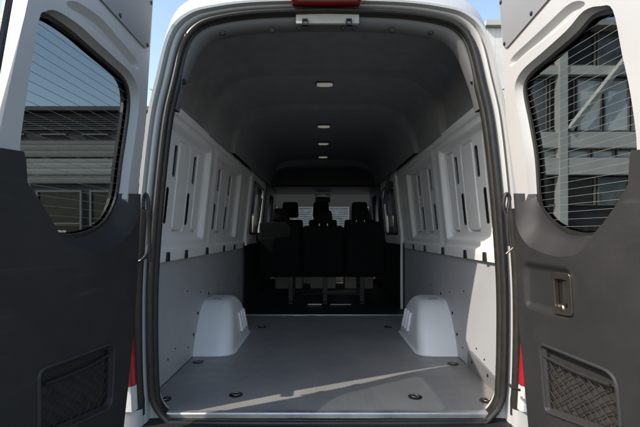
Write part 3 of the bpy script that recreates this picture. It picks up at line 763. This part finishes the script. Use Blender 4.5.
    for u, v in P['screws']:
        g = BM(); p = dsolve(s, u, v); disc(g, f(p, -.007), (-s, 0, 0), .0085, .004); obj('screw', g, 'screw', co)
    # lower trim: big dark panel with scoop round the window
    arc = [Vector(p) for p in spline(px(P['arc'], TT), 5)]; inn_ = [Vector(p) for p in spline(px(P['inarc'], .028), 5)]
    m = min(len(arc), len(inn_))
    def resample(L, n):
        ln = [0]
        for i in range(1, len(L)): ln.append(ln[-1]+(L[i]-L[i-1]).length)
        out = []
        for k in range(n):
            t = ln[-1]*k/(n-1); i = 1
            while i < len(L)-1 and ln[i] < t: i += 1
            q = (t-ln[i-1])/max(1e-9, ln[i]-ln[i-1]); out.append(L[i-1].lerp(L[i], q))
        return out
    arc = resample(arc, 40); inn_ = resample(inn_, 40)
    he2 = px(P['thinge'], TT)
    fx = fr[0]-.004; ext_y = lambda a, b, x: a.y+(b.y-a.y)*((x-a.x)/(b.x-a.x))
    q0 = dsolve(s, *P['left'][0], TT); q1 = dsolve(s, *P['left'][1], TT); tz = ext_y(q0, q1, fx)
    body = [fpt_ for fpt_ in he2]+[ext(he2[-2], he2[-1], .615), Vector((fx, .615)), Vector((fx, tz))]+px(P['left'], TT)+arc[::-1]
    # pocket and handle openings
    pk = rounded(px(P['pocket'], TT), [.02, .045, .045, .02], 5)
    holes = [pk]
    if 'scoop' in P: sc = rounded(px(P['scoop'], TT), [.045, .05, .05, .045], 7); holes.append(sc)
    bm = BM(); plate(bm, body, holes, f, TT)
    strip(bm, body, body, f, TT, 0)
    # scoop strip with a curved section
    K = 9
    rows = []
    for i in range(K):
        t = i/(K-1); e = math.sin(t*math.pi/2)
        rows.append([f(arc[j].lerp(inn_[j], t), TT+(.028-TT)*(min(1, j/10)*math.sin(t*math.pi/2)+(1-min(1, j/10))*(1-math.cos(t*math.pi/2)))) for j in range(40)])
    grid(bm, rows)
    # pocket recess
    pin = offset2(pk, -.012)
    strip(bm, pk, pin, f, TT, TT+.01); strip(bm, pin, pin, f, TT+.01, -.003); plate(bm, pin, [], f, -.003)
    if 'scoop' in P:
        
        pr = sc
        for q in range(1, 7):
            nx = offset2(sc, -.034*q/6); strip(bm, pr, nx, f, TT+.016*(1-math.cos((q-1)/6*math.pi))/2, TT+.016*(1-math.cos(q/6*math.pi))/2); pr = nx
        plate(bm, pr, [], f, TT+.016)
    bmesh.ops.remove_doubles(bm, verts=bm.verts, dist=.0004)
    tp = obj('trim_panel', bm, 'trim', d, ang=40, bevel=.004, seg=3)
    g = BM(); plate(g, offset2(pin, .0005), [], f, TT+.0262); obj('pocket_shade_sheet', g, 'gapmat', tp, smooth=False)  # dark sheet added as the shaded void inside the pocket
    # pocket rim
    bm = BM(); rim = offset2(pk, .006); pts3 = [f(p, TT-.001) for p in rim]
    n_ = len(pts3); rr = []
    for i in range(n_):
        t = (pts3[(i+1) % n_]-pts3[i-1]).normalized(); a = Vector((1, 0, 0)); b = t.cross(a).normalized()
        rr.append([pts3[i]+(a*math.cos(k*math.pi/4)+b*math.sin(k*math.pi/4))*.006 for k in range(8)])
    grid(bm, rr, close=True, closev=True); obj('pocket_rim', bm, 'pocket', tp)
    # net
    nl = px(P['net'], TT+.01); net = BM(); poly = nl
    zs_ = [p.y for p in poly]; xs_ = [p.x for p in poly]
    def clip(p0, dr):
        hits = []
        for i in range(len(poly)):
            a, b = poly[i], poly[(i+1) % len(poly)]; e = b-a; den = dr.x*e.y-dr.y*e.x
            if abs(den) < 1e-9: continue
            t = ((a.x-p0.x)*e.y-(a.y-p0.y)*e.x)/den; q = ((a.x-p0.x)*dr.y-(a.y-p0.y)*dr.x)/den
            if 0 <= q <= 1: hits.append(t)
        return sorted(hits)
    for dr in (Vector((.8, .62)), Vector((.8, -.62))):
        dr.normalize(); nr = Vector((-dr.y, dr.x)); c0 = sum(poly, Vector((0, 0)))/len(poly)
        for k in range(-14, 15):
            p0 = c0+nr*k*.030; h = clip(p0, dr)
            if len(h) < 2 or h[1]-h[0] < .01: continue
            L = []
            for q in range(13):
                t = h[0]+(h[1]-h[0])*q/12; p = p0+dr*t+nr*.0012*math.sin(q*1.3+k); L.append(f(p, TT+.010+.0015*math.sin(q*.8+k*.7)))
            tube(net, L, .0018, 5)
    tube(net, [f(nl[0].lerp(nl[1], q/8)-Vector((0, .008*math.sin(q*math.pi/8))), TT+.006) for q in range(9)], .006, 6)
    obj('storage_net', net, 'net', tp)
    g = BM(); plate(g, [c0+(p-c0)*.985 for p in nl], [], f, TT+.0225, TT+.0245); obj('pouch', g, 'pouch', tp, smooth=False)
    # free edge seal
    bm = BM(); pts = [f(Vector((fr[0]+(fr[1]-fr[0])*max(0, (z-1.5)/(top-1.5))-.008, z)), .02) for z in (.62, .9, 1.2, 1.5, 1.8, 2.1, 2.24)]
    tube(bm, pts, .011, 8); tube(bm, [p+Vector((s*.035, -.006, 0)) for p in pts], .007, 8); obj('edge_seal', bm, 'rubber', d)
    # hinges
    for z in (.86, 1.36):
        g = BM(); hp = f(Vector((DH, z)), .05); box(g, min(hp.x-.02, hp.x+.03), max(hp.x-.02, hp.x+.03), DH-.02, 1.88, z-.014, z+.014); obj('hinge', g, 'black', d, bevel=.006)
    return d, f, tp

LP_ = dict(
 label='left rear door standing open in shade, sky in its window',
 hinge=[(153, 2), (146, 120), (141, 194), (138.5, 260), (135, 330), (129, 400)],
 free=(1.115, 1.04), pitch=.030,
 win=[(45, 13), (52, 14), (70, 30), (90, 47.5), (108, 63), (122, 76), (128, 88), (129.5, 105), (126.5, 131), (121.5, 165), (117, 198), (108, 219), (95, 231), (76, 238), (63, 236), (47, 214), (30, 183), (21, 155), (25, 113), (33, 60), (40, 20)],
 wf={0: 0, 1: .5, 13: .6, 14: 0, 15: 0, 16: 0, 17: 0, 18: 0, 19: 0, 20: 0},
 chan=[(62, 2), (76, 0), (102, 18), (139, 62), (139, 72), (131, 65), (94, 31)],
 cover=[(96, -4), (144.5, 49), (148, 46), (151.8, -4)], coverr=[0, .012, .008, 0],
 screws=[(118.5, 15.5), (146, 45.5), (149.8, 3)],
 arc=[(140.8, 206), (138, 219), (130, 233), (117, 245), (101, 251.5), (84, 252), (71, 246), (62, 236.5)],
 inarc=[(119, 193.5), (116, 202), (108, 219), (98, 229), (88, 234), (78, 237.5), (70, 238), (62, 236)],
 left=[(8, 149), (24, 151.5), (26.5, 158), (28, 182), (39, 199), (49, 215), (60, 234)],
 thinge=[(140.8, 207), (138.5, 260), (134.5, 330), (128, 390)],
 ttop=1.765,
 pocket=[(40, 372), (113.5, 344), (111, 406), (40, 438)],
 net=[(44, 384), (109, 354), (107, 404), (44, 434)],
)
RP_ = dict(
 label='right rear door standing open in sunlight, a building in its window',
 hinge=[(500, 2), (506, 120), (513, 194), (515, 260), (519, 330), (524, 400)],
 free=(1.10, 1.03), pitch=.028,
 win=[(605, 9), (612, 11), (621, 54), (629.5, 94), (636, 150), (629, 180), (615, 205), (603, 222), (590, 235), (575, 236), (560, 229), (548, 218), (539.5, 203), (536, 158), (530, 122), (525, 97), (525, 84), (532, 72), (551, 56), (577, 33.5), (594, 15)],
 wf={0: .5, 1: 0, 2: 0, 3: 0, 4: 0, 5: 0, 6: 0, 7: 0, 8: 0, 9: .4},
 chan=[(572, 0), (590, 2), (554, 33), (521, 58), (510, 69), (509.5, 59), (543, 28)],
 cover=[(553, -4), (507.5, 48.5), (504.3, 45), (500.3, -4)], coverr=[0, .012, .008, 0],
 screws=[(533, 13.6), (506, 44), (502.3, 2.5)],
 arc=[(514.3, 212), (517, 229), (526, 244), (540, 252), (556, 256.5), (571, 255.5), (583, 249), (592, 237)],
 inarc=[(534, 193.5), (538, 201), (547, 216), (555, 224.5), (563, 231), (571, 235), (581, 236), (591.5, 235)],
 left=[(634, 150), (630, 150), (628.5, 158), (627, 184), (615, 205), (603, 222), (592, 235)],
 thinge=[(514.3, 213), (515.5, 260), (519, 330), (524.5, 390)],
 ttop=1.735,
 pocket=[(541, 345), (614, 375), (620, 436), (546, 410)],
 net=[(545, 356), (611, 385), (616, 432), (549, 408)],
 scoop=[(521, 260), (571, 267), (575, 322), (523, 308)],
)
dl, fl_, tpl = door(-1, LP_); dr_, frr, tpr = door(1, RP_)
# upper tab of the trim beside the hinge (either side of the window scoop)
for s, P, f, tp in ((-1, LP_, fl_, tpl), (1, RP_, frr, tpr)):
    L = [(119, 193.5), (141, 194), (140.8, 206)] if s < 0 else [(534, 193.5), (513, 193.5), (514.3, 212)]
    a, b, c = dsolve(s, *L[0], .028), dsolve(s, *L[1], -.03), dsolve(s, *L[2], -.03)
    a2 = a
    g = BM(); vs = []
    vs = [f(a, .028), f(b, -.030), f(b, .0), f(a, .03)]
    pts = []
    for k in range(10):
        t = k/9; q = a.lerp(b, t); pts.append((q, -.03+(.058)*(1-math.cos((1-t)*math.pi/2))))
    grid(g, [[f(q, t) for q, t in pts], [f(q, .03) for q, t in pts]])
    # fill between top edge and first scoop row end
    top_row = [f(q, t) for q, t in pts]
    arc_end = [f(c.lerp(a, k/9), -.03+.058*(1-math.cos(k/9*math.pi/2))) for k in range(10)][::-1]
    grid(g, [top_row, arc_end])
    bmesh.ops.remove_doubles(g, verts=g.verts, dist=.0004)
    obj('trim_tab', g, 'trim', tp, ang=60)

# handle on the right door
def hp(u, v): return dsolve(1, u, v, -.03)
g = BM(); pl = rounded([hp(551.5, 272), hp(570.5, 273.5), hp(573.5, 316.5), hp(553.5, 313)], .018)
inn = rounded([hp(554.8, 278), hp(567, 280), hp(568.5, 309), hp(556.5, 306.5)], .012)
plate(g, pl, [inn], frr, -.02, -.036); plate(g, inn, [], frr, -.016)
ho = obj('door_handle', g, 'chrome', tpr, ang=50, bevel=.004, seg=3)
g = BM(); plate(g, inn, [], frr, -.018); obj('handle_well', g, 'screw', ho)
g = BM(); plate(g, rounded([hp(562.5, 281), hp(566.8, 281.5), hp(568, 304), hp(563.5, 303)], .01), [], frr, -.022, -.034); obj('handle_lever', g, 'chrome', ho, bevel=.003)
g = BM(); disc(g, frr(hp(563, 308), -.03), (-1, 0, 0), .014, .01); disc(g, frr(hp(559.5, 306), -.03), (-1, -.2, 0), .008, .012); obj('lock_button', g, 'chrome', ho)

# door check straps and cable sleeves between door and body
def strap(s, L, nm, rad, m):
    pts = []
    for u, v, D in L: x, z = pp(u, v, D); pts.append((x, D, z))
    g = BM(); tube(g, spline(pts, 6), rad, 10); return obj(nm, g, m, dl if s < 0 else dr_)
strap(-1, [(148.5, 262, 1.80), (149.5, 245, 1.80), (148.5, 215, 1.80), (148, 200, 1.80), (145.5, 194, 1.80), (143.5, 199, 1.80), (143.5, 208, 1.79)], 'cable_sleeve', .0085, 'rubber')
strap(-1, [(148.5, 245, 1.81), (147, 254, 1.80), (142, 260, 1.79), (137, 262, 1.79)], 'cable_end', .007, 'rubber')
strap(1, [(505, 212, 1.80), (503.5, 205, 1.80), (505, 196, 1.80), (507.5, 194, 1.80), (509.5, 199, 1.80), (507.5, 214, 1.80), (507.5, 232, 1.80), (509, 246, 1.80)], 'cable_sleeve', .0085, 'rubber')
strap(1, [(506, 254, 1.79), (513, 248, 1.79)], 'cable_end', .005, 'chrome')
strap(1, [(509, 384, 1.80), (513, 388, 1.79), (520, 390, 1.79)], 'door_stay', .006, 'rubber')

# faint lettering mark at the foot of the left pane
g = BM(); random.seed(3)
x0 = dsolve(-1, 60, 231); x1 = dsolve(-1, 78, 231.5)
L = [];
for k in range(70):
    t = k/69; q = x0.lerp(x1, t); L.append(fl_(q+Vector((0, .004*math.sin(k*1.35)*(1 if k % 17 > 3 else .2))), .041))
tube(g, L, .0009, 4); obj('etched_mark', g, 'mark', dl)
